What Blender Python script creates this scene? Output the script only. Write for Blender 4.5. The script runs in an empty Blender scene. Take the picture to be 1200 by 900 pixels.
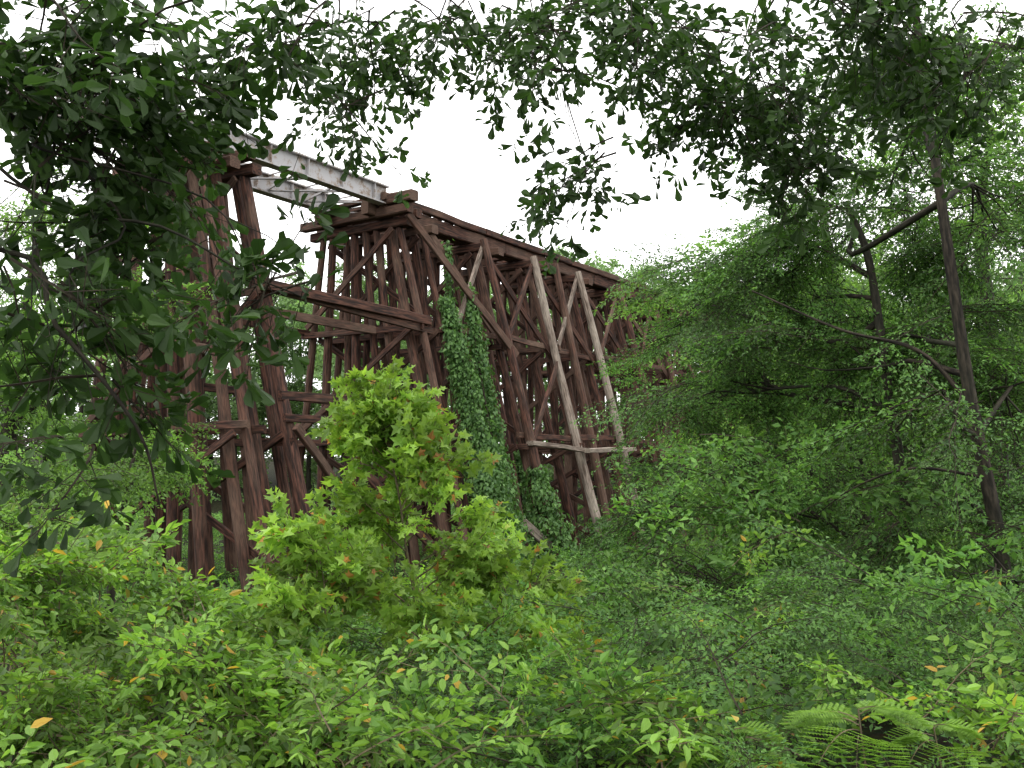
import bpy, math
import numpy as np
from mathutils import noise as mnoise, Vector

R = np.random.default_rng(7)
scene = bpy.context.scene
F = 1150.0
def A(*v): return np.array(v, dtype=float)
def nrm(v):
    v = np.asarray(v, dtype=float)
    return v/(np.linalg.norm(v, axis=-1, keepdims=True)+1e-9)
# survey helper: bearing / rise offsets measured at 1150 units distance, then true distance in metres
def sv(b, e, y): return A(b/F*y, y, e/F*y)
def sst(x, a, b):
    t = np.clip((x-a)/(b-a), 0, 1); return t*t*(3-2*t)

# ---------------------------------------------------------------- trestle frame
K = 1.25
P0 = A(-7.2, 26.0, 0)*K
D = nrm(A(0.558, 0.830, 0)); N = A(D[1], -D[0], 0)
def T(s, t, z): return P0 + D*s*K + N*t*K + A(0, 0, z*K)

def ground_h(x, y):
    h = -1.7 - 1.9*sst(y, 8, 24) + 6.5*sst(y, 72, 140)
    h += 4*sst(abs(x), 35, 120)
    s = ((x-P0[0])*D[0] + (y-P0[1])*D[1])/K; t = ((x-P0[0])*N[0] + (y-P0[1])*N[1])/K
    h += 13*sst(s, 31, 40)*math.exp(-((t+1.7)/6)**2)
    h += 0.35*mnoise.noise(Vector((x*.12, y*.12, 3.1))) + 0.1*mnoise.noise(Vector((x*.6, y*.6, 1.1)))
    return float(h)

# ---------------------------------------------------------------- mesh builder
class MB:
    def __init__(s): s.v=[]; s.f=[]; s.m=[]; s.g=[]; s.n=0
    def add(s, v, f, m=0, g=None):
        v = np.asarray(v, dtype=float)
        s.v.append(v); o = s.n
        for q in f: s.f.append([i+o for i in q]); s.m.append(m)
        s.g.append(np.zeros((len(v),3)) if g is None else g); s.n += len(v)
    def obj(s, name, mats, parent=None, smooth=False, link=True):
        me = bpy.data.meshes.new(name)
        V = np.concatenate(s.v) if s.v else np.zeros((0,3))
        me.from_pydata(V.tolist(), [], s.f)
        for m in mats: me.materials.append(m)
        me.polygons.foreach_set("material_index", s.m)
        if smooth: me.polygons.foreach_set("use_smooth", [True]*len(s.f))
        a = me.attributes.new("grain", 'FLOAT_VECTOR', 'POINT')
        a.data.foreach_set("vector", np.concatenate(s.g).ravel())
        me.update()
        ob = bpy.data.objects.new(name, me)
        if link: scene.collection.objects.link(ob)
        if parent: ob.parent = parent
        return ob

def sweep(mb, pts, prof, scl, up=None, mat=0, caps=True, jit=0.0):
    pts = np.asarray(pts, float); n = len(pts); k = len(prof)
    tan = nrm(np.gradient(pts, axis=0))
    u = A(0,0,1) if up is None else np.asarray(up, float)
    if abs(np.dot(tan[0], u)) > .95: u = A(0.3,1,0)
    L = np.concatenate([[0], np.cumsum(np.linalg.norm(np.diff(pts,axis=0),axis=1))])
    off = R.random(3)*50
    V=[]; G=[]
    for i in range(n):
        x = tan[i]; y = nrm(np.cross(u, x)); z = np.cross(x, y)
        u = z if up is None else u
        pr = prof*scl[i] + (R.normal(0, jit, prof.shape) if jit else 0)
        V.append(pts[i] + pr[:,:1]*y + pr[:,1:]*z)
        G.append(np.concatenate([pr+off[:2], np.full((k,1), L[i]+off[2])],axis=1))
    f=[]
    for i in range(n-1):
        for j in range(k):
            j2=(j+1)%k
            f.append([i*k+j, i*k+j2, (i+1)*k+j2, (i+1)*k+j])
    if caps:
        f.append(list(range(k))[::-1]); f.append([(n-1)*k+j for j in range(k)])
    mb.add(np.concatenate(V), f, mat, np.concatenate(G))

def circ(k):
    a = np.linspace(0, 2*math.pi, k, endpoint=False)
    return np.stack([np.cos(a), np.sin(a)],1)
C3, C5, C9 = circ(3), circ(5), circ(10)
def tube(mb, pts, radii, k=None, mat=0, caps=False):
    sweep(mb, pts, C5 if k is None else circ(k), radii, None, mat, caps)
def spl(ctrl, n=14):
    c = np.asarray(ctrl, float)
    c = np.concatenate([[2*c[0]-c[1]], c, [2*c[-1]-c[-2]]])
    out=[]; m=len(c)-3
    per=max(2, n//m)
    for i in range(m):
        p0,p1,p2,p3=c[i:i+4]
        for t in np.linspace(0,1,per,endpoint=False):
            out.append(.5*((2*p1)+(-p0+p2)*t+(2*p0-5*p1+4*p2-p3)*t*t+(-p0+3*p1-3*p2+p3)*t**3))
    out.append(c[-2]); return np.array(out)

# ---------------------------------------------------------------- materials
def newmat(name):
    m = bpy.data.materials.new(name); m.use_nodes=True
    nt=m.node_tree; nt.nodes.clear()
    return m, nt, nt.nodes, nt.links
def leafmat(name, c1, c2, tcol, trans=.35, rough=.5, spec=.35, odd=None, oddfrac=.03, obj=.35):
    m,nt,nd,lk = newmat(name)
    geo=nd.new('ShaderNodeNewGeometry'); oi=nd.new('ShaderNodeAttribute'); oi.attribute_name='rnd'
    cr=nd.new('ShaderNodeValToRGB')
    cr.color_ramp.elements[0].color=(*c1,1); cr.color_ramp.elements[1].color=(*c2,1)
    cr.color_ramp.elements[1].position=.9
    if odd:
        e=cr.color_ramp.elements.new(1-oddfrac); e.color=(*c2,1)
        e=cr.color_ramp.elements.new(1-oddfrac*.9); e.color=(*odd,1)
        cr.color_ramp.elements[1].position=.8
    lk.new(geo.outputs['Random Per Island'], cr.inputs[0])
    mr=nd.new('ShaderNodeMapRange'); mr.inputs['To Min'].default_value=1-obj; mr.inputs['To Max'].default_value=1+obj
    lk.new(oi.outputs['Fac'], mr.inputs['Value'])
    vm=nd.new('ShaderNodeVectorMath'); vm.operation='SCALE'
    lk.new(cr.outputs[0], vm.inputs[0]); lk.new(mr.outputs[0], vm.inputs['Scale'])
    p=nd.new('ShaderNodeBsdfPrincipled'); p.inputs['Roughness'].default_value=rough
    p.inputs['Specular IOR Level'].default_value=spec
    lk.new(vm.outputs[0], p.inputs['Base Color'])
    tm=nd.new('ShaderNodeVectorMath'); tm.operation='MULTIPLY'; tm.inputs[1].default_value=tcol
    lk.new(vm.outputs[0], tm.inputs[0])
    tr=nd.new('ShaderNodeBsdfTranslucent'); lk.new(tm.outputs[0], tr.inputs['Color'])
    mx=nd.new('ShaderNodeMixShader'); mx.inputs[0].default_value=trans
    lk.new(p.outputs[0], mx.inputs[1]); lk.new(tr.outputs[0], mx.inputs[2])
    o=nd.new('ShaderNodeOutputMaterial'); lk.new(mx.outputs[0], o.inputs[0])
    return m
def woodmat(name, c1, c2, c3, rough=.8, sc=(9,9,.9), bump=.4):
    m,nt,nd,lk=newmat(name)
    at=nd.new('ShaderNodeAttribute'); at.attribute_name='grain'
    mp=nd.new('ShaderNodeMapping'); mp.inputs['Scale'].default_value=sc
    lk.new(at.outputs['Vector'], mp.inputs[0])
    n1=nd.new('ShaderNodeTexNoise'); n1.inputs['Scale'].default_value=1.6; n1.inputs['Detail'].default_value=6
    lk.new(mp.outputs[0], n1.inputs['Vector'])
    n2=nd.new('ShaderNodeTexNoise'); n2.inputs['Scale'].default_value=.7; n2.inputs['Detail'].default_value=3
    lk.new(at.outputs['Vector'], n2.inputs['Vector'])
    cr=nd.new('ShaderNodeValToRGB'); cr.color_ramp.elements[0].position=.4; cr.color_ramp.elements[0].color=(*c1,1)
    cr.color_ramp.elements[1].position=.62; cr.color_ramp.elements[1].color=(*c2,1)
    lk.new(n1.outputs[0], cr.inputs[0])
    geo=nd.new('ShaderNodeNewGeometry')
    ad=nd.new('ShaderNodeMath'); ad.operation='MULTIPLY_ADD'; ad.inputs[1].default_value=.8; 
    lk.new(geo.outputs['Random Per Island'], ad.inputs[0])
    ml=nd.new('ShaderNodeMath'); ml.operation='MULTIPLY_ADD'; ml.inputs[1].default_value=2.4; ml.inputs[2].default_value=-1.4
    lk.new(n2.outputs[0], ml.inputs[0]); lk.new(ml.outputs[0], ad.inputs[2]); ad.use_clamp=True
    mx=nd.new('ShaderNodeMix'); mx.data_type='RGBA'
    lk.new(ad.outputs[0], mx.inputs[0]); lk.new(cr.outputs[0], mx.inputs[6]); mx.inputs[7].default_value=(*c3,1)
    n3=nd.new('ShaderNodeTexNoise'); n3.inputs['Scale'].default_value=4; n3.inputs['Detail'].default_value=4
    lk.new(mp.outputs[0], n3.inputs['Vector'])
    m3=nd.new('ShaderNodeMapRange'); m3.inputs['From Min'].default_value=.3; m3.inputs['From Max'].default_value=.65; m3.inputs['To Min'].default_value=.5; m3.inputs['To Max'].default_value=1.15
    lk.new(n3.outputs[0], m3.inputs['Value'])
    vs=nd.new('ShaderNodeVectorMath'); vs.operation='SCALE'; lk.new(mx.outputs[2],vs.inputs[0]); lk.new(m3.outputs[0],vs.inputs['Scale'])
    p=nd.new('ShaderNodeBsdfPrincipled'); p.inputs['Roughness'].default_value=rough; p.inputs['Specular IOR Level'].default_value=.2
    lk.new(vs.outputs[0], p.inputs['Base Color'])
    b=nd.new('ShaderNodeBump'); b.inputs['Strength'].default_value=bump; b.inputs['Distance'].default_value=.03
    lk.new(n1.outputs[0], b.inputs['Height']); lk.new(b.outputs[0], p.inputs['Normal'])
    o=nd.new('ShaderNodeOutputMaterial'); lk.new(p.outputs[0], o.inputs[0])
    return m

M_red  = woodmat('creosote_timber', (.018,.010,.008), (.098,.044,.030), (.125,.080,.058))
M_grey = woodmat('weathered_timber', (.09,.065,.05), (.25,.20,.165), (.32,.28,.23))
M_bark = woodmat('bark', (.010,.008,.006), (.045,.036,.026), (.03,.032,.02), sc=(14,14,3))
M_twig = woodmat('twig_bark', (.02,.014,.01), (.05,.04,.028), (.035,.03,.018), sc=(20,20,5), bump=.1)
M_stem = woodmat('young_stem', (.10,.075,.05), (.18,.14,.08), (.12,.12,.06), sc=(20,20,5), bump=.1)
def steelmat():
    m,nt,nd,lk=newmat('painted_steel_rusty')
    tc=nd.new('ShaderNodeTexCoord')
    n=nd.new('ShaderNodeTexNoise'); n.inputs['Scale'].default_value=2.1; n.inputs['Detail'].default_value=8; n.inputs['Roughness'].default_value=.75
    lk.new(tc.outputs['Object'], n.inputs['Vector'])
    cr=nd.new('ShaderNodeValToRGB'); e=cr.color_ramp.elements
    e[0].position=.35; e[0].color=(.10,.055,.035,1); e[1].position=.5; e[1].color=(.36,.35,.36,1)
    x=e.new(.42); x.color=(.25,.20,.16,1)
    lk.new(n.outputs[0], cr.inputs[0])
    p=nd.new('ShaderNodeBsdfPrincipled'); p.inputs['Roughness'].default_value=.6
    lk.new(cr.outputs[0], p.inputs['Base Color'])
    o=nd.new('ShaderNodeOutputMaterial'); lk.new(p.outputs[0], o.inputs[0])
    return m
M_steel = steelmat()
def groundmat():
    m,nt,nd,lk=newmat('leaf_litter_ground')
    tc=nd.new('ShaderNodeTexCoord')
    n=nd.new('ShaderNodeTexNoise'); n.inputs['Scale'].default_value=3; n.inputs['Detail'].default_value=12; n.inputs['Roughness'].default_value=.75
    lk.new(tc.outputs['Object'], n.inputs['Vector'])
    v=nd.new('ShaderNodeTexVoronoi'); v.inputs['Scale'].default_value=14; lk.new(tc.outputs['Object'], v.inputs['Vector'])
    cr=nd.new('ShaderNodeValToRGB'); e=cr.color_ramp.elements
    e[0].position=.38; e[0].color=(.014,.012,.007,1); e[1].position=.66; e[1].color=(.035,.04,.016,1)
    lk.new(n.outputs[0], cr.inputs[0])
    mm=nd.new('ShaderNodeMix'); mm.data_type='RGBA'; mm.blend_type='MULTIPLY'; mm.inputs[0].default_value=.5
    lk.new(cr.outputs[0],mm.inputs[6]); lk.new(v.outputs['Color'],mm.inputs[7])
    p=nd.new('ShaderNodeBsdfPrincipled'); p.inputs['Roughness'].default_value=.95
    p.inputs['Specular IOR Level'].default_value=.1
    lk.new(mm.outputs[2], p.inputs['Base Color'])
    b=nd.new('ShaderNodeBump'); b.inputs['Distance'].default_value=.1; lk.new(n.outputs[0], b.inputs['Height']); lk.new(b.outputs[0], p.inputs['Normal'])
    o=nd.new('ShaderNodeOutputMaterial'); lk.new(p.outputs[0], o.inputs[0])
    return m
M_ground=groundmat()
L_oak  = leafmat('oak_leaf', (.022,.045,.014), (.05,.09,.028), (1.5,1.9,.8), trans=.3, rough=.5, spec=.25)
L_fine = leafmat('privet_leaf', (.042,.10,.028), (.11,.215,.055), (1.5,1.65,.8), trans=.4, rough=.5, spec=.3, obj=.6)
L_light= leafmat('hackberry_leaf', (.08,.165,.04), (.17,.30,.07), (1.5,1.6,.75), trans=.42, obj=.45, spec=.25)
L_shrub= leafmat('shrub_leaf', (.08,.17,.03), (.19,.33,.06), (1.5,1.55,.7), trans=.4, odd=(.42,.27,.05), oddfrac=.02, obj=.5)
L_star = leafmat('sycamore_leaf', (.14,.26,.04), (.26,.41,.075), (1.45,1.45,.7), trans=.42, odd=(.42,.2,.07), oddfrac=.03, obj=.4)
L_kud  = leafmat('kudzu_leaf', (.05,.125,.03), (.125,.24,.052), (1.5,1.6,.8), trans=.35, obj=.55, spec=.25)
L_vine = leafmat('ivy_leaf', (.04,.10,.025), (.10,.20,.05), (1.5,1.6,.8), trans=.3, obj=0)
L_far  = leafmat('forest_leaf', (.11,.19,.075), (.19,.30,.12), (1.4,1.5,.9), trans=.4, obj=.35, spec=.2)  # lighter, greyer green: distance haze is put into the leaf colour
L_mim  = leafmat('mimosa_leaflet', (.12,.23,.03), (.20,.34,.055), (1.5,1.6,.8), trans=.4, obj=0)

# ---------------------------------------------------------------- leaves
def two(l):
    v=[(0,0,0)]+[(x,w,abs(w)*.35) for x,w in l]+[(1,0,-.06)]+[(x,-w,abs(w)*.35) for x,w in l[::-1]]
    k=len(l); tip=k+1
    return np.array(v,float), [[0]+list(range(2*k+1,tip,-1))+[tip], [0,tip]+list(range(k,0,-1))]
OBO = two([(.4,.13),(.72,.25),(.92,.18)])
OVA = two([(.28,.22),(.65,.19)])
OV1 = two([(.42,.26)])
LAN = two([(.35,.12),(.7,.09)])
STAR= two([(-.08,.36),(.2,.22),(.52,.55),(.55,.2)])
HEART=two([(-.08,.22),(.2,.38),(.6,.26)])
def leaves(mb, pos, d, up, size, tmpl, mat=0):
    tv,tf=tmpl; n=len(pos)
    if n==0: return
    x=nrm(d); z=nrm(up-(up*x).sum(1,keepdims=True)*x); y=np.cross(z,x)
    V=(pos[:,None,:]+size[:,None,None]*(tv[None,:,0:1]*x[:,None]+tv[None,:,1:2]*y[:,None]+tv[None,:,2:3]*z[:,None]))
    k=len(tv); f=[]
    for i in range(n):
        o=i*k
        for q in tf: f.append([j+o for j in q])
    mb.add(V.reshape(-1,3), f, mat)

def spray(name, rng, L, nt, tl, lpt, ls, tmpl, lmat, flat=.6, droop=.15, cluster=False, tw=.004, wood=M_twig, spread=.5):
    mb=MB()
    t=np.linspace(0,1,6)
    ph=rng.random()*6
    ax=np.stack([L*t, .06*L*np.sin(t*4+ph), -droop*L*t*t+.03*L*np.sin(t*5+ph)],1)
    sweep(mb, ax, C3, np.linspace(tw*2,tw*.6,6), None, 1, False)
    P=[];Dd=[];U=[];S=[]
    for i in range(nt):
        f=.12+.88*(i+rng.random()*.6)/nt; f=min(f,1)
        b=np.array([np.interp(f,t,ax[:,j]) for j in range(3)])
        side=1 if i%2 else -1
        a=side*math.radians(rng.uniform(30,70))*(1-.5*(f>.93))
        el=rng.normal(0,(1-flat)*.9)
        d=A(math.cos(a)*math.cos(el), math.sin(a)*math.cos(el), math.sin(el)-droop*.5)
        ln=tl*(1.15-.6*f)*rng.uniform(.6,1.2)
        q=np.linspace(0,1,3)[:,None]
        tp=b+d*ln*q+A(0,0,-1)*droop*ln*q*q
        sweep(mb, tp[[0,2]], C3, np.linspace(tw*.8,tw*.35,2), None, 1, False)
        g=lpt
        if cluster: qq=1-rng.random(g)**1.6*.55
        else: qq=(np.arange(g)+.8)/g
        pos=np.stack([np.interp(qq,q[:,0],tp[:,j]) for j in range(3)],1)
        dn=nrm(d)
        lat=nrm(np.cross(A(0,0,1),dn))
        sg=np.where(np.arange(g)%2==0,1,-1)*rng.uniform(.4,1.3,g)
        ld=dn[None]*rng.uniform(.3,1.,g)[:,None]+lat[None]*sg[:,None]
        ld[:,2]+=rng.normal(-.25,spread,g)
        up=A(0,0,1)[None]+rng.normal(0,spread,(g,3))
        P.append(pos+rng.normal(0,ls*.15,(g,3)));Dd.append(ld);U.append(up);S.append(ls*rng.uniform(.55,1.15,g))
    leaves(mb,np.concatenate(P),np.concatenate(Dd),np.concatenate(U),np.concatenate(S),tmpl,0)
    return mb.obj(name,[lmat,wood],link=False)

def proto(name, nvar, **kw):
    col=bpy.data.collections.new(name)
    for i in range(nvar):
        rng=np.random.default_rng(sum(map(ord,name))+i*17)
        col.objects.link(spray(f"{name}_{i}", rng, **kw))
    ng=bpy.data.node_groups.new(name+"_scatter",'GeometryNodeTree')
    ng.interface.new_socket('Geometry',in_out='INPUT',socket_type='NodeSocketGeometry')
    ng.interface.new_socket('Geometry',in_out='OUTPUT',socket_type='NodeSocketGeometry')
    nd=ng.nodes; lk=ng.links
    gi=nd.new('NodeGroupInput'); go=nd.new('NodeGroupOutput')
    ip=nd.new('GeometryNodeInstanceOnPoints'); ci=nd.new('GeometryNodeCollectionInfo')
    ci.inputs['Collection'].default_value=col; ci.inputs['Separate Children'].default_value=True; ci.inputs['Reset Children'].default_value=True
    def attr(nm,dt,ty):
        a=nd.new('GeometryNodeInputNamedAttribute'); a.data_type=dt; a.inputs['Name'].default_value=nm
        for o in a.outputs:
            if o.name=='Attribute' and o.type==ty: return o
        return a.outputs[0]
    lk.new(gi.outputs[0],ip.inputs['Points']); lk.new(ci.outputs[0],ip.inputs['Instance'])
    ip.inputs['Pick Instance'].default_value=True
    lk.new(attr('idx','INT','INT'),ip.inputs['Instance Index'])
    lk.new(attr('rot','FLOAT_VECTOR','VECTOR'),ip.inputs['Rotation'])
    lk.new(attr('scl','FLOAT','VALUE'),ip.inputs['Scale'])
    rl=nd.new('GeometryNodeRealizeInstances')
    lk.new(ip.outputs[0],rl.inputs[0]); lk.new(rl.outputs[0],go.inputs[0])
    return dict(ng=ng,n=nvar)

def scatter(name, pr, pts, dirs, scl, parent=None, roll=.4):
    pts=np.asarray(pts,float); n=len(pts)
    x=nrm(dirs); up=A(0,0,1)[None]+R.normal(0,roll,(n,3))
    z=nrm(up-(up*x).sum(1,keepdims=True)*x); y=np.cross(z,x)
    ey=np.arcsin(np.clip(-x[:,2],-1,1)); ex=np.arctan2(y[:,2],z[:,2]); ez=np.arctan2(x[:,1],x[:,0])
    me=bpy.data.meshes.new(name); me.from_pydata(pts.tolist(),[],[])
    a=me.attributes.new('rot','FLOAT_VECTOR','POINT'); a.data.foreach_set('vector',np.stack([ex,ey,ez],1).ravel())
    a=me.attributes.new('scl','FLOAT','POINT'); a.data.foreach_set('value',np.asarray(scl,float)*np.ones(n))
    a=me.attributes.new('rnd','FLOAT','POINT'); a.data.foreach_set('value',R.random(n))
    a=me.attributes.new('idx','INT','POINT'); a.data.foreach_set('value',R.integers(0,pr['n'],n).astype(np.int32))
    ob=bpy.data.objects.new(name,me); scene.collection.objects.link(ob)
    if parent: ob.parent=parent
    md=ob.modifiers.new('scatter','NODES'); md.node_group=pr['ng']
    return ob

P_oak  = proto('oak_spray',5,L=.65,nt=9,tl=.28,lpt=7,ls=.12,tmpl=OBO,lmat=L_oak,flat=.3,droop=.2,cluster=True,spread=.6)
P_oaks = proto('oak_spray_small',4,L=.75,nt=10,tl=.34,lpt=8,ls=.098,tmpl=OBO,lmat=L_oak,flat=.3,droop=.25,cluster=True,spread=.6)
P_fine = proto('privet_spray',5,L=1.2,nt=16,tl=.5,lpt=14,ls=.062,tmpl=OV1,lmat=L_fine,flat=.75,droop=.3,spread=.4)
P_light= proto('hackberry_spray',4,L=1.2,nt=14,tl=.5,lpt=10,ls=.09,tmpl=OV1,lmat=L_light,flat=.5,droop=.3,spread=.6)
P_shrub= proto('shrub_spray',5,L=.7,nt=10,tl=.3,lpt=8,ls=.088,tmpl=OVA,lmat=L_shrub,flat=.55,droop=.15,spread=.4,wood=M_stem,tw=.003)
P_star = proto('sycamore_spray',4,L=.5,nt=7,tl=.2,lpt=5,ls=.11,tmpl=STAR,lmat=L_star,flat=.5,droop=.1,spread=.5,wood=M_stem,tw=.003)
P_kud  = proto('kudzu_spray',4,L=1.1,nt=12,tl=.5,lpt=9,ls=.12,tmpl=OV1,lmat=L_kud,flat=.4,droop=.25,spread=.5)
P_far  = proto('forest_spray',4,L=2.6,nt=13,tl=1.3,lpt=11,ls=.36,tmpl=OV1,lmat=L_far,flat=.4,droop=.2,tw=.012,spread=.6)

def blob(c, r, n, rng=R, drop=.15, sub=8, sg=.15):
    c=np.asarray(c,float); r=np.asarray(r,float)
    m=max(3,n//sub)
    sc=nrm(rng.normal(size=(m,3)))*(rng.random((m,1))**.4)
    k=rng.integers(0,m,n)
    q=sc[k]+rng.normal(0,sg,(n,3))
    p=c+q*r
    d=nrm(q*A(1,1,.35)+rng.normal(0,.45,(n,3))*A(1,1,.4))
    d[:,2]-=drop*rng.random(n)
    return p-d*.3, d
def blobs(bl, **kw):
    P=[];Q=[]
    for c,r,n in bl:
        p,d=blob(c,r,n,**kw); P.append(p);Q.append(d)
    return np.concatenate(P),np.concatenate(Q)

def tree(name, trunk, r0, r1, prs, bl, scl=(.8,1.25), limb_r=.05, bark=M_bark, drop=.15, extra=(), nsub=5, limbs=(), hang=False, sg=.15, sub=8):
    mb=MB(); tp=spl(trunk,28); n=len(tp)
    tube(mb,tp,np.linspace(r0,r1,n)*(1+R.normal(0,.04,n)),8,0,True)
    anchors=[tp]
    for L in limbs:
        b=spl(L,20); tube(mb,b,np.linspace(r1*.8,r1*.25,len(b)),6,0); anchors.append(b)
    anc=np.concatenate(anchors)
    for c,r,cnt in bl:
        c=np.asarray(c,float)
        dist=np.linalg.norm(anc-c,axis=1)+ (0 if hang else (anc[:,2]>c[2]-.2)*2.0)
        i=int(np.argmin(dist)); a=anc[i]
        h=np.linalg.norm(c-a)
        lr=limb_r*(.6+.15*h/1.5)
        m1=a+(c-a)*.33+R.normal(0,.09*h,3)+A(0,0,.08*h); m2=a+(c-a)*.68+R.normal(0,.08*h,3)+A(0,0,.1*h)
        pts=spl([a,m1,m2,c],12); tube(mb,pts,np.linspace(lr,lr*.3,len(pts)),6,0)
        for j in range(nsub):
            e=c+nrm(R.normal(size=3))*np.asarray(r)*.75; s=pts[R.integers(len(pts)//2,len(pts))]
            b=spl([s,(s+e)/2+R.normal(0,.1,3),e],6); tube(mb,b,np.linspace(lr*.4,lr*.1,len(b)),4,0)
    for pts,ra,rb in extra:
        b=spl(pts,18); tube(mb,b,np.linspace(ra,rb,len(b)),6,0)
    o=mb.obj(name,[bark],smooth=True)
    p,d=blobs(bl,drop=drop,sg=sg,sub=sub)
    k=np.linalg.norm(p,axis=1)>2.2
    p=p[k];d=d[k]
    scatter('foliage',prs,p,d,R.uniform(scl[0],scl[1],len(p)),o)
    return o

# ---------------------------------------------------------------- ground
def build_ground():
    n=181; u=np.linspace(-1,1,n); xs=np.sign(u)*np.abs(u)**2.2*420
    ys=np.sign(u)*np.abs(u)**2.2*420+25
    V=[(x,y,ground_h(x,y)) for y in ys for x in xs]
    f=[[j*n+i,j*n+i+1,(j+1)*n+i+1,(j+1)*n+i] for j in range(n-1) for i in range(n-1)]
    mb=MB(); mb.add(np.array(V),f); mb.obj('ground',[M_ground],smooth=True)
build_ground()

# ---------------------------------------------------------------- trestle
root=bpy.data.objects.new('railroad_trestle_bridge',None); scene.collection.objects.link(root)
def pile(mb,p0,p1,r,mat=0):
    n=7; t=np.linspace(0,1,n)[:,None]; p=p0*(1-t)+p1*t
    w=R.normal(0,.05,(n,3)); w[0]=0
    w=np.cumsum(w,0)*.6; p=p+w*np.sin(t*math.pi)
    sweep(mb,p,C9,r*K*np.linspace(1.08,.86,n)*(1+R.normal(0,.03,n)),None,mat,True)
def timber(mb,p0,p1,w,h,mat=0,up=(0,0,1),jit=.006,sag=.014):
    c=.12*min(w,h)
    a,b=w/2,h/2
    pr=np.array([(-a+c,-b),(a-c,-b),(a,-b+c),(a,b-c),(a-c,b),(-a+c,b),(-a,b-c),(-a,-b+c)])
    n=5; t=np.linspace(0,1,n)[:,None]
    p=p0*(1-t)+p1*t; p[1:-1]+=R.normal(0,sag,(n-2,3))
    sweep(mb,p,pr*K,np.ones(n),up,mat,True,jit)
def foot(s,t):
    p=T(s,t,0); return (ground_h(p[0],p[1])-.4)/K
PROF=[(-.1,3.1),(-.5,2.3),(-1.0,.95),(-1.5,-.35),(-2.0,-1.35),(-2.5,-2.3),(-3.0,-3.2),(-3.5,-4.7)]
TOPZ=8.15
def bent(mb,s,prof=PROF,r=.15,zs=(4.9,1.2),xb=True,jit=.16):
    tops=[];bots=[]
    for i,(a,b) in enumerate(prof):
        s0=s+R.normal(0,.04); s1=s+R.normal(0,jit); b+=R.normal(0,.08)
        z=foot(s1,b); p0=T(s0,a+R.normal(0,.04),TOPZ); p1=T(s1,b,z)
        pile(mb,p1,p0,r*R.uniform(.82,1.15),0)
        tops.append(a);bots.append((b,z))
    def tt(i,z):
        a=tops[i]; b,zb=bots[i]; return a+(b-a)*(TOPZ-z)/(TOPZ-zb)
    timber(mb,T(s,-3.95,TOPZ+.15),T(s,.4,TOPZ+.15),.34,.3)
    l=len(prof)-1
    if xb:
        for k,z in enumerate(zs):
            for sd in (-1,1):
                if R.random()<.35 and sd>0: continue
                e0=R.uniform(.1,.6); e1=R.uniform(.1,.6); zz=z+R.normal(0,.08)
                timber(mb,T(s+sd*(r+.06),tt(l,z)-e0,zz),T(s+sd*(r+.06),tt(0,z)+e1,zz+R.normal(0,.06)),.1,.2)
        lv=[TOPZ]+list(zs)+[bots[3][1]+.8]
        for k in range(len(lv)-1):
            z1=lv[k]-.1; z0=lv[k+1]+.2
            timber(mb,T(s-r-.17,tt(l,z0),z0),T(s-r-.17,tt(0,z1),z1),.09,.19)
            if k!=1 or R.random()<.5: timber(mb,T(s+r+.17,tt(0,z0),z0),T(s+r+.17,tt(l,z1),z1),.09,.19)
    return tt
mb=MB()
tA0=bent(mb,-1.5,r=.15); tA1=bent(mb,0,r=.165)
bent(mb,-.75,prof=[(-.3,2.6),(-1.5,-.2),(-2.7,-2.3)],r=.16,xb=False)
bent(mb,-7.8)
mb.obj('near_tower_bents',[M_red,M_grey],root,smooth=False)
mb=MB()
tB=bent(mb,6.4,r=.15); tC=bent(mb,7.7,r=.15)
bents=[(6.4,tB),(7.7,tC)]
mb.obj('middle_tower_bents',[M_red,M_grey],root)
mb=MB()
for i,s in enumerate([10.7,14.0,17.4,21.0,24.4,27.8,31.2]):
    bents.append((s,bent(mb,s,r=.15)))
    if i<4: bent(mb,s+.9,prof=[(-.9,1.6),(-2.6,-2.6)],r=.14,xb=False)
for s,g,f1,ds in((10.7,0,3.3,.1),(14.0,1,3.5,-.1),(17.4,1,3.3,.25),(15.6,0,2.9,0),(21.0,0,3.3,.2),(24.4,0,3.3,0)):
    b=T(s+ds,f1,foot(s,f1)); t=T(s-.25,.42,TOPZ+.35); pile(mb,b,t,.165,g)
mb.obj('viaduct_bents',[M_red,M_grey],root)
mb=MB()
seq=[(-1.5,tA0),(0,tA1)]+bents
for (s0,f0),(s1,f1) in zip(seq[:-1],seq[1:]):
    if s1-s0<2: continue
    for z in (4.95,1.5):
        for side in (0,7):
            if z<2 and 6<s0<9: continue
            dz=R.normal(0,.1); o=.22 if side==0 else -.22
            timber(mb,T(s0-.4,f0(side,z)+o,z+dz),T(s1+.4,f1(side,z)+o,z+dz+R.normal(0,.1)),.12,.2)
    if s0>=6.4 and s1-s0>2:
        for side in (0,7):
            o=.3 if side==0 else -.3
            timber(mb,T(s0,f0(side,TOPZ-.1)+o,TOPZ),T(s1,f1(side,4.6)+o,4.5),.1,.2,0)
            if side==0: timber(mb,T(s1-.2,f1(side,TOPZ-.1)+o+.13,TOPZ+.1),T(s0+.2,f0(side,5.)+o+.13,5.0),.1,.22,1 if s0<8 or 13.5<s0<14.5 else 0)
            if R.random()<.6: timber(mb,T(s1,f1(side,4.4)+o+.13,4.6),T(s0,f0(side,1.2)+o+.13,1.1),.1,.19,0)
timber(mb,T(6.1,.55,TOPZ+.3),T(10.9,1.55,4.3),.13,.24)
timber(mb,T(-.3,1.8,2.1),T(6.4,1.7,2.2),.14,.24); timber(mb,T(-.5,-1.5,2.5),T(6.0,-1.4,2.4),.14,.22)
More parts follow.
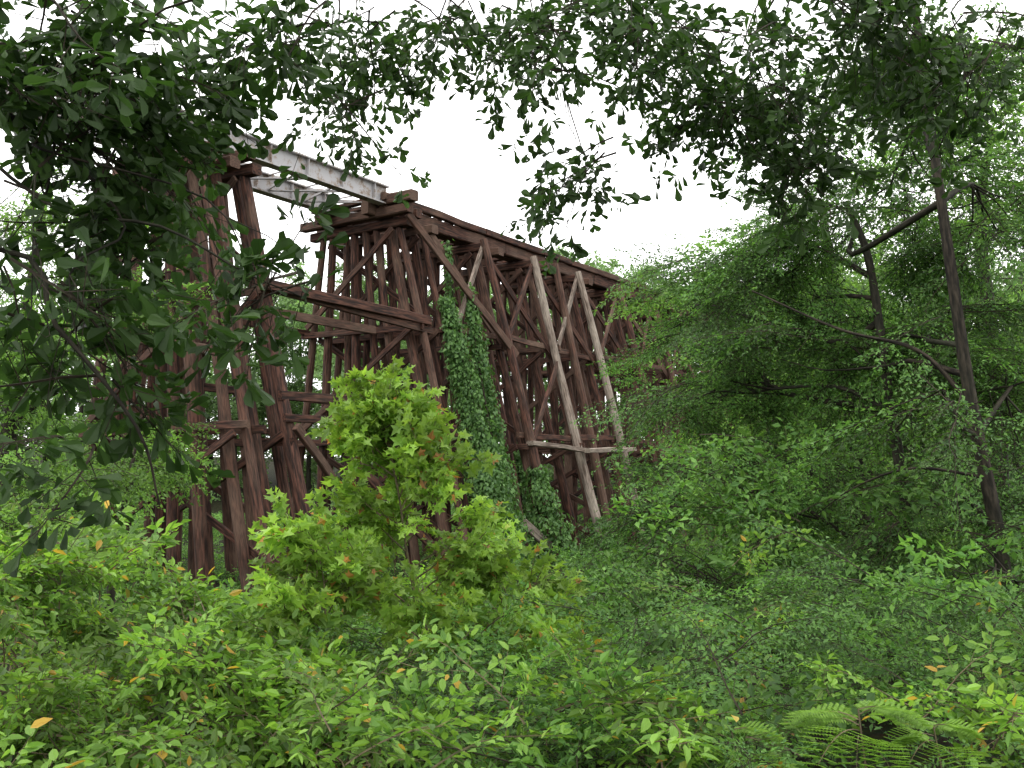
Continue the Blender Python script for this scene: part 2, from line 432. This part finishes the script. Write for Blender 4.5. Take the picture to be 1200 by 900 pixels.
timber(mb,T(-.2,1.0,4.35),T(4.2,.9,4.4),.14,.24); timber(mb,T(-.4,1.25,5.0),T(6.6,1.1,4.98),.16,.28)
timber(mb,T(-.2,2.3,1.3),T(3.9,1.9,-2.4),.14,.22); timber(mb,T(3.0,.8,.9),T(6.3,2.3,-2.7),.16,.26)
timber(mb,T(-8,1.3,3.2),T(-1.4,1.2,3.1),.14,.24)
timber(mb,T(10.5,2.35,1.2),T(13.9,2.75,1.0),.3,.16,1); timber(mb,T(13.4,2.9,1.0),T(17.4,2.75,1.15),.3,.16,1)
timber(mb,T(9.3,2.5,-1.2),T(11.5,3.4,-3.0),.2,.3,1)
mb.obj('longitudinal_braces',[M_red,M_grey],root)
mb=MB()
for t in (-.35,-.75,-2.45,-2.85):
    s=5.9 if t in(-.35,-2.45) else 5.5
    while s<36:
        e=s+3.45*2
        timber(mb,T(s,t,TOPZ+.56+R.normal(0,.01)),T(e-.02,t,TOPZ+.56+R.normal(0,.01)),.3,.44,0); s=e
for s in np.arange(5.8,36,.62):
    timber(mb,T(s,-3.3-R.random()*.2,TOPZ+.86),T(s,-.34+R.random()*.04,TOPZ+.86),.24,.14,0)
for s,e in((5.7,11.3),(11.32,17.5),(17.52,24),(24.02,36)):
    timber(mb,T(s,-.14+R.normal(0,.02),TOPZ+.9),T(e,-.14+R.normal(0,.02),TOPZ+.9),.2,.24)
timber(mb,T(6.05,-4.1,TOPZ+.46),T(6.05,.7,TOPZ+.46),.32,.3); timber(mb,T(6.75,-4.0,TOPZ+.46),T(6.75,.5,TOPZ+.46),.3,.3)
timber(mb,T(6.0,-1.2,TOPZ+.82),T(6.0,.9,TOPZ+.82),.4,.34)
timber(mb,T(-.3,-4.1,TOPZ+.48),T(-.3,.5,TOPZ+.48),.32,.28); timber(mb,T(-1.2,-4.1,TOPZ+.48),T(-1.2,.5,TOPZ+.48),.32,.28)
mb.obj('timber_stringers_and_caps',[M_red,M_grey],root)
mb=MB()
def ibeam(s0,s1,t,zb,hh,fw):
    a=fw/2; w=.02; f=.045
    pr=np.array([(-a,0),(a,0),(a,f),(w,f),(w,hh-f),(a,hh-f),(a,hh),(-a,hh),(-a,hh-f),(-w,hh-f),(-w,f),(-a,f)])
    sweep(mb,[T(s0,t,zb),T((s0+s1)/2,t,zb),T(s1,t,zb)],pr*K,np.ones(3),(0,0,1),0,True)
    for s in np.arange(s0+.3,s1-.2,1.45):
        for sd in(-1,1):
            timber(mb,T(s,t+sd*(a*.5),zb+f+.003),T(s,t+sd*(a*.5),zb+hh-f-.003),.025,a*.7,0,up=N,jit=0,sag=0)
ZB=TOPZ+.66
for s0,s1 in((-14,-7.9),(-7.7,-.9),(-.75,6.0)):
    for t in(-.3,-2.5): ibeam(s0,s1,t,ZB,.62,.34)
    for s in np.arange(s0+.5,s1,1.55):
        timber(mb,T(s,-2.4,ZB+.1),T(s,-.4,ZB+.52),.05,.07,jit=0); timber(mb,T(s+.06,-2.4,ZB+.52),T(s+.06,-.4,ZB+.1),.05,.07,jit=0)
        timber(mb,T(s,-2.4,ZB+.08),T(s+1.5,-.4,ZB+.08),.08,.04,jit=0)
        timber(mb,T(s+.03,-2.4,ZB+.57),T(s+.03,-.4,ZB+.57),.06,.04,jit=0)
mb.obj('steel_girders',[M_steel],root)

# ivy on the posts
mb=MB()
def ivy(s,t0,z0,t1,z1,n,rad):
    a=T(s,t0,z0);b=T(s,t1,z1)
    q=R.random(n)**1.1
    th=R.random(n)*2*math.pi
    lump=np.array([.95+1.1*mnoise.noise(Vector((x*8,s,h))) for x,h in zip(q,th)])
    r=rad*(1.15-.7*q)*lump*R.uniform(.5,1.,n)
    u=nrm(A(1,0,.2)); w=A(0,1,0)
    o=np.cos(th)[:,None]*u+np.sin(th)[:,None]*w
    p=a+(b-a)*q[:,None]+o*r[:,None]+R.normal(0,.05,(n,3))
    d=o*.4+A(0,0,-1)+R.normal(0,.5,(n,3)); leaves(mb,p,d,o+A(0,0,.5)+R.normal(0,.45,(n,3)),R.uniform(.09,.2,n),HEART)
    tube(mb,spl([a,(a+b)/2+R.normal(0,.2,3),b],8),np.full(9,.04),5,1)
ivy(7.5,3.6,-2.9,1.0,5.9,6500,.74); ivy(8.9,3.0,-2.9,.8,6.6,4200,.5); ivy(8.3,1.5,-2.9,.4,8.0,1800,.3)
ivy(10.7,3.6,-2.9,2.4,.4,2400,.8); ivy(7.0,3.4,-3,2.8,.4,1800,.7); ivy(12.3,1.6,-2.9,.6,1.,1800,.6); ivy(14.,3.6,-2.9,3.0,-1.4,1300,.7)
mb.obj('climbing_ivy',[L_vine,M_twig])

# ---------------------------------------------------------------- distant forest
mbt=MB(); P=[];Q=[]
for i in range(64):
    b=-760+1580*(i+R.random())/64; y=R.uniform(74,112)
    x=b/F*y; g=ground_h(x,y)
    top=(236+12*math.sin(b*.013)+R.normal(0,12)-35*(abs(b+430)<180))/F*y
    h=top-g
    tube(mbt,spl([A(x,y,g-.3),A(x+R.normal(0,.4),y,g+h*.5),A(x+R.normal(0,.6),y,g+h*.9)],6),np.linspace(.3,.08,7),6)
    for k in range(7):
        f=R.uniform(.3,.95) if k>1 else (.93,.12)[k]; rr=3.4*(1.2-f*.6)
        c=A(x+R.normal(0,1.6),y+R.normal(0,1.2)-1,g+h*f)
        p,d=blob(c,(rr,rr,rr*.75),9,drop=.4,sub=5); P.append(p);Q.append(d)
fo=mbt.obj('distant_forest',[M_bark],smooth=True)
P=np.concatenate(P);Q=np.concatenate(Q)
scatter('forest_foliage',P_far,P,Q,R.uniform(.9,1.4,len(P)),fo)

P=[];Q=[];S=[]
for i in range(3900):
    y=11+66*R.random()**1.1; b=R.uniform(-640,720); x=b/F*y
    g=ground_h(x,y)
    m=max(0,.5+1.3*mnoise.noise(Vector((x*.22,y*.22,5.))))*1.7+.35*mnoise.noise(Vector((x*.9,y*.9,2.)))
    if y<50:
        m=m*.38 if b<200 else m*1.1
    P.append((x,y,g+m*R.random()**.35-.1)); a=R.random()*6.28; Q.append((math.cos(a),math.sin(a),R.uniform(-.1,.6)))
    S.append(R.uniform(.6,1.2)*(1+.9*sst(y,40,70)))
scatter('kudzu_groundcover',P_kud,P,Q,np.array(S))
# near undergrowth: clumped, three kinds, with dark litter gaps between the clumps
for nm,pr,cnt,sd,s0,s1,xa in(('undergrowth',P_fine,420,9.,.35,.75,-.1),('kudzu_groundcover',P_kud,260,21.,.35,.65,-.05),('undergrowth',P_shrub,300,33.,.6,1.,-.6)):
    P=[];Q=[]
    while len(P)<cnt:
        y=4.0+9*R.random(); x=R.uniform(xa,.6)*y; g=ground_h(x,y)
        q=mnoise.noise(Vector((x*.75,y*.75,sd)))
        if q<-.05+(.12 if pr is P_shrub and x>1 else 0): continue
        m=1.5*max(0,q)
        P.append((x,y,g+m*R.random()**.5+.03)); a=R.random()*6.28; Q.append((math.cos(a),math.sin(a),R.uniform(0,.9)))
    scatter(nm,pr,P,Q,R.uniform(s0,s1,len(P)))

# ---------------------------------------------------------------- trees
def pxb(px,py,y,rx,ry,n,dr=1.3):
    c=sv(px-600,560-py,y); return (c,(rx/F*y,dr,ry/F*y),n)
def gp(b,y):
    x=b/F*y; return A(x,y,ground_h(x,y)-.1)
t1=[gp(603,11),sv(582,-220,11),sv(563,-60,11),sv(540,85,11),sv(524,235,11),sv(505,430,11),sv(488,620,11)]
tree('privet_tree',t1,.105,.042,P_fine,[
 pxb(1165,250,12.6,70,100,54),pxb(1050,220,13.2,90,75,68),pxb(960,265,13.8,95,50,56),
 pxb(1080,390,12.6,85,65,52),pxb(1175,470,12,50,90,44),pxb(980,420,13.4,90,55,50),pxb(1070,590,12.6,95,55,46),
 pxb(1100,710,12.2,100,60,42),pxb(1150,60,12.4,80,80,34),pxb(1040,110,13,80,60,30),pxb(1150,660,10.4,60,60,18,.8),pxb(1110,480,10.4,70,30,9,.7)],
 extra=[([sv(541,85,11),sv(480,150,11.2),sv(390,175,11.5),sv(285,222,12)],.035,.01),
        ([sv(560,0,11),sv(470,12,11.2),sv(400,-10,11.4),sv(350,-45,11.6)],.022,.006)])
t2=[gp(480,12.6),sv(478,-150,12.6),sv(455,0,12.6),sv(440,130,12.6),sv(425,260,12.8),sv(400,330,13)]
tree('privet_tree',t2,.10,.04,P_fine,[
 pxb(880,330,15,100,55,56),pxb(812,395,16,68,45,48),pxb(800,475,16,48,40,24),pxb(880,460,14.5,85,45,48),
 pxb(950,545,13.6,90,45,42),pxb(855,575,14,90,50,50),pxb(960,345,15,60,45,34)])
t3=[gp(330,12.5),sv(325,-230,12.5),sv(300,-120,12.6),sv(280,-50,12.8)]
tree('privet_tree',t3,.08,.03,P_fine,[
 pxb(785,665,14,65,40,34),pxb(870,690,12.8,100,50,46),pxb(970,720,12,90,50,40),
 pxb(740,755,12.5,65,40,28),pxb(840,790,10.8,110,50,38),pxb(980,820,10,110,40,28),pxb(1130,820,9.6,90,50,34)],drop=.35)
t4=[gp(420,24),sv(400,50,24),sv(380,250,24),sv(370,330,24)]
tree('hackberry_tree',t4,.25,.06,P_light,[
 pxb(910,330,24,120,70,40,3),pxb(1050,280,24,130,80,40,3),pxb(1000,420,23,130,80,40,3),pxb(890,430,25,100,70,36,3),pxb(900,560,22,130,80,34,3),pxb(1080,560,22,120,90,34,3)],scl=(1.2,1.9))
t5=[gp(560,20),sv(570,100,20),sv(560,300,20),sv(580,420,20)]
tree('hackberry_tree',t5,.22,.06,P_light,[
 pxb(1150,250,20,110,120,50,3),pxb(1130,420,20,110,90,40,3),pxb(1170,600,19,90,100,40,3),pxb(1050,660,18,120,80,40,3),pxb(1130,100,22,90,80,24,3)],scl=(1.1,1.8))
t6=[gp(-595,17),sv(-590,40,17),sv(-575,200,17),sv(-560,330,17)]
tree('hackberry_tree',t6,.2,.05,P_light,[
 pxb(30,270,17,80,80,34,2),pxb(50,400,16.5,90,70,40,2),pxb(40,520,16,100,60,44,2),pxb(130,480,17,60,60,24,1.5),pxb(150,370,19,50,60,14,2)],scl=(.8,1.3))
t7=[gp(-470,13.5),sv(-455,-60,13.5),sv(-440,40,13.5)]
tree('hackberry_tree',t7,.07,.02,P_light,[
 pxb(150,560,13.5,70,50,24,1.),pxb(50,600,13,90,50,34)],scl=(.6,1.0))

# foreground oak, upper left (trunk stands left of the view, limbs reach overhead)
t8=[A(-4.6,3.4,-1.8),A(-4.5,3.6,0),A(-4.2,3.8,2.2),A(-3.8,3.9,3.9),A(-3.4,3.6,5.5)]
tree('water_oak_tree',t8,.22,.08,P_oak,[
 pxb(40,50,4.8,100,80,14,.6),pxb(150,30,5.2,90,40,8,.6),pxb(50,210,4.6,90,80,11,.6),pxb(150,260,5.0,70,50,5,.5),
 pxb(295,330,4.6,50,18,4,.3),pxb(30,360,4.3,60,60,6,.5),pxb(110,480,4.4,60,60,4,.4),pxb(330,15,5.8,70,30,7,.5),pxb(220,190,5.4,50,40,2,.5),pxb(90,130,5.0,70,45,5,.5),
 (A(-2.5,2.5,4.6),(2.,2.,.9),30),(A(-1,1.5,5.6),(2.5,2.5,.9),30),(A(-3,-1,4.5),(2.5,2.5,1.2),30)],
 scl=(.85,1.2),limb_r=.012,drop=.5,nsub=3,hang=True,sg=.3,sub=4,
 limbs=([A(-3.9,3.9,3.4),A(-2.8,4.6,3.6),A(-1.8,5.2,3.7),A(-.9,5.6,3.7)],[A(-4.4,3.7,1.2),A(-3.6,4.2,1.7),A(-2.9,4.5,1.9),A(-2.3,4.8,1.7)]),
 extra=[([A(-4.5,3.6,.9),sv(-640,280,4.3),sv(-540,180,4.3),sv(-440,60,4.4),sv(-410,-30,4.5)],.018,.004),
        ([A(-2.9,4.5,1.9),sv(-560,330,4.6),sv(-420,300,4.6),sv(-320,245,4.6),sv(-250,215,4.6)],.012,.003)])
t9=[A(6.6,5.6,-1.8),A(6.4,5.7,1),A(5.9,5.9,3.2),A(5.2,6.2,4.6),A(4.4,6.2,7.0)]
tree('water_oak_tree',t9,.26,.09,P_oaks,[
 pxb(420,20,6.6,90,35,8,.5),pxb(530,15,6.8,90,30,9,.5),pxb(640,80,6.6,80,55,12,.5),pxb(750,35,6.6,110,55,17,.7),
 pxb(860,100,6.5,100,65,20,.8),pxb(950,50,6.4,100,65,18,.8),pxb(690,185,6.6,30,40,5,.3),pxb(1060,30,6.4,100,50,14,.6),pxb(1160,50,6.2,80,60,12,.6),pxb(400,120,6.8,50,30,3,.4),pxb(930,190,6.6,50,25,6,.4),
 (A(1,4,5.2),(3.,2.2,.8),26),(A(3.5,3,5),(2.5,2.5,1),26),(A(1.5,0,5.5),(3,3,1),30)],
 scl=(.75,1.15),limb_r=.014,drop=.8,nsub=3,hang=True,sg=.25,sub=4,
 limbs=([A(5.3,6.2,4.4),A(3.6,6.6,4.5),A(1.8,6.8,4.4),A(.2,6.9,4.3),A(-1.4,6.9,4.0)],[A(5.4,6.0,4.2),A(4.2,6.5,4.0),A(3.0,6.6,3.9),A(2.1,6.7,3.7)]))

def sapling(name,trunk,n,rb,rt,pr=P_star,f0=.12,sc=(.7,1.15),r0=.018,pw=.85):
    """trunk with individual side branches; sprays sit along each branch, leaving gaps between branches"""
    mb=MB(); tp=spl(trunk,18); tube(mb,tp,np.linspace(r0,.004,len(tp)),6,0)
    pts=[];ds=[]
    nb=max(6,n//7)
    for i in range(nb):
        f=f0+(1-f0)*((i+R.random())/nb)**pw; k=f*(len(tp)-1); j=int(min(k,len(tp)-2)); c=tp[j]+(tp[j+1]-tp[j])*(k-j)
        a=i*2.4+R.normal(0,.4); rr=(rb*(1-f)**.8+rt)*R.uniform(.65,1.25)+.04
        d=nrm(A(math.cos(a),math.sin(a),.45+.7*f))
        e=c+d*rr; m=(c+e)/2+A(0,0,-.06*rr)+R.normal(0,.03,3)
        b=spl([c,m,e],6); tube(mb,b,np.linspace(.008,.003,len(b)),4,0)
        for q in range(7):
            w=R.uniform(.25,1.)**.7; p=b[int(w*(len(b)-1))]+R.normal(0,.05,3)
            dd=d*A(1,1,.7)+R.normal(0,.45,3)
            pts.append(p-nrm(dd)*.1);ds.append(dd)
    pts.append(tp[-1]-A(0,0,.25)); ds.append(A(-.05,0,1.))
    o=mb.obj(name,[M_stem],smooth=True)
    scatter('foliage',pr,pts,ds,R.uniform(sc[0],sc[1],len(pts)),o)
    return o
sapling('sycamore_sapling',[gp(-25,8),sv(-60,-260,8),sv(-112,-130,8),sv(-135,0,8),sv(-155,80,8)],270,1.25,.06,sc=(.5,.95))
sapling('sycamore_sapling',[gp(-60,8.6),sv(-10,-250,8.6),sv(0,-160,8.7),sv(-20,-100,8.7)],90,1.0,.1,sc=(.6,1.))
sapling('sycamore_sapling',[gp(-230,7.5),sv(-220,-220,7.5),sv(-215,-140,7.5),sv(-225,-80,7.5)],56,.6,.1,sc=(.6,1.))

def shrub(name,bl,pr=P_shrub,scl=(.7,1.2)):
    mb=MB()
    for c,r,n in bl:
        c=np.asarray(c,float)
        for j in range(7):
            g=A(c[0]+R.normal(0,.15),c[1]+R.normal(0,.15),0); g[2]=ground_h(g[0],g[1])-.05
            e=c+nrm(R.normal(size=3)+A(0,0,.5))*np.asarray(r)*R.uniform(.5,1.)
            b=spl([g,(g+e)/2+R.normal(0,.1,3),e],8); tube(mb,b,np.linspace(.011,.003,len(b)),4,0)
    o=mb.obj(name,[M_stem],smooth=True)
    p,d=blobs(bl,drop=.1,sub=6); d[:,2]+=.25
    k=p[:,2]>-1.9
    k&=np.linalg.norm(p,axis=1)>2.5
    scatter('foliage',pr,p[k],d[k],R.uniform(scl[0],scl[1],k.sum()),o)
shrub('understory_shrub',[pxb(40,690,7,110,60,56,1),pxb(110,660,8.5,80,40,30,.8),pxb(190,750,7.5,100,55,52,.8),pxb(300,770,8.2,70,45,34,.8)])
shrub('understory_shrub',[pxb(80,830,5.6,130,70,54,.8),pxb(250,840,6,110,65,50,.8),pxb(370,820,6.6,90,70,46,.8),pxb(400,890,5.4,90,40,24,.5)])
shrub('understory_shrub',[pxb(470,860,6.4,100,60,46,.8),pxb(580,840,7.5,90,60,38,.9),pxb(660,870,8,90,40,26,.9)])
shrub('privet_shrub',[pxb(650,770,11,70,45,34,1.2),pxb(760,850,8.5,110,45,34,1),pxb(560,760,11,70,50,28,1),pxb(700,700,17,70,30,26,2),pxb(1100,870,7.2,120,50,34,.8),pxb(1010,760,10,120,50,30,1)],P_fine,(.6,1.0))
shrub('privet_shrub',[pxb(20,610,10,60,45,22,1),pxb(660,700,22,70,22,20,2)],P_light,(.6,.9))

def mimosa(base,top,nf,fl):
    mb=MB(); base=np.asarray(base);top=np.asarray(top)
    tube(mb,spl([base,(base+top)/2+A(.03,0,0),top],8),np.linspace(.006,.003,9),6,1)
    for i in range(nf):
        a=2*math.pi*i/nf+R.normal(0,.3); d=A(math.cos(a),math.sin(a),.35)
        L=fl*R.uniform(.7,1.15); t=np.linspace(0,1,8)[:,None]
        rp=top+A(0,0,-.02*i)+d*L*t+A(0,0,-.6)*L*t*t
        sweep(mb,rp,C3,np.linspace(.003,.001,8),None,1,False)
        lat=nrm(np.cross(d,A(0,0,1)))
        for f in np.linspace(.25,1,9):
            b=np.array([np.interp(f,t[:,0],rp[:,j]) for j in range(3)])
            for sd in(-1,1):
                pl=.3*L*math.sin(min(1,f*.8+.25)*math.pi*.9)+.03
                dd=nrm(lat*sd+nrm(d)*.5+A(0,0,-.15)); q=(np.arange(9)+1)/9
                pos=b+dd*pl*q[:,None]; n=9
                for s2 in(-1,1):
                    ld=np.tile(nrm(d)*s2+dd*.5,(n,1)); leaves(mb,pos,ld,np.tile(A(0,0,1.),(n,1))+R.normal(0,.1,(n,3)),np.full(n,.028),LAN,0)
    return mb.obj('mimosa_seedling',[L_mim,M_stem])
mimosa(gp(395,3.9),sv(395,-262,3.9),7,.26)
mimosa(gp(490,4.0),sv(480,-280,4.0),5,.2)
mimosa(gp(255,4.3),sv(250,-285,4.3),6,.24)

# ---------------------------------------------------------------- world / light / camera
w=bpy.data.worlds.new('World'); scene.world=w; w.use_nodes=True
nt=w.node_tree; nt.nodes.clear(); nd=nt.nodes; lk=nt.links
sky=nd.new('ShaderNodeTexSky'); sky.sky_type='NISHITA'; sky.sun_disc=False
sky.sun_elevation=math.radians(58); sky.sun_rotation=math.radians(215); sky.dust_density=4
hs=nd.new('ShaderNodeHueSaturation'); hs.inputs['Saturation'].default_value=.25; lk.new(sky.outputs[0],hs.inputs['Color'])
tc=nd.new('ShaderNodeTexCoord'); nz=nd.new('ShaderNodeTexNoise'); nz.inputs['Scale'].default_value=2.2; nz.inputs['Detail'].default_value=4
lk.new(tc.outputs['Generated'],nz.inputs['Vector'])
cr=nd.new('ShaderNodeValToRGB'); cr.color_ramp.elements[0].position=.3; cr.color_ramp.elements[0].color=(.88,.88,.88,1); cr.color_ramp.elements[1].position=.7; cr.color_ramp.elements[1].color=(1,1,.98,1)
lk.new(nz.outputs[0],cr.inputs[0])
vm=nd.new('ShaderNodeVectorMath'); vm.operation='SCALE'; vm.inputs['Scale'].default_value=20; lk.new(cr.outputs[0],vm.inputs[0])
mx=nd.new('ShaderNodeMix'); mx.data_type='RGBA'; mx.inputs[0].default_value=.88
lk.new(hs.outputs[0],mx.inputs[6]); lk.new(vm.outputs[0],mx.inputs[7])
bg=nd.new('ShaderNodeBackground'); bg.inputs[1].default_value=.15; lk.new(mx.outputs[2],bg.inputs[0])
o=nd.new('ShaderNodeOutputWorld'); lk.new(bg.outputs[0],o.inputs[0])
sl=bpy.data.lights.new('sun','SUN'); sl.energy=1.5; sl.angle=math.radians(20); sl.color=(1,.96,.89)
so=bpy.data.objects.new('sun',sl); scene.collection.objects.link(so)
az=math.radians(215); el=math.radians(58)
dirv=Vector((math.sin(az)*math.cos(el),math.cos(az)*math.cos(el),math.sin(el)))
so.rotation_euler=dirv.to_track_quat('Z','Y').to_euler()
cam=bpy.data.cameras.new('camera'); cam.sensor_width=36; cam.lens=36*1150/1200; cam.clip_end=2000; cam.clip_start=.05
co=bpy.data.objects.new('camera',cam); scene.collection.objects.link(co)
co.rotation_euler=(math.radians(90+5.5),0,0); scene.camera=co
scene.view_settings.view_transform='Standard'; scene.view_settings.look='None'; scene.view_settings.exposure=0
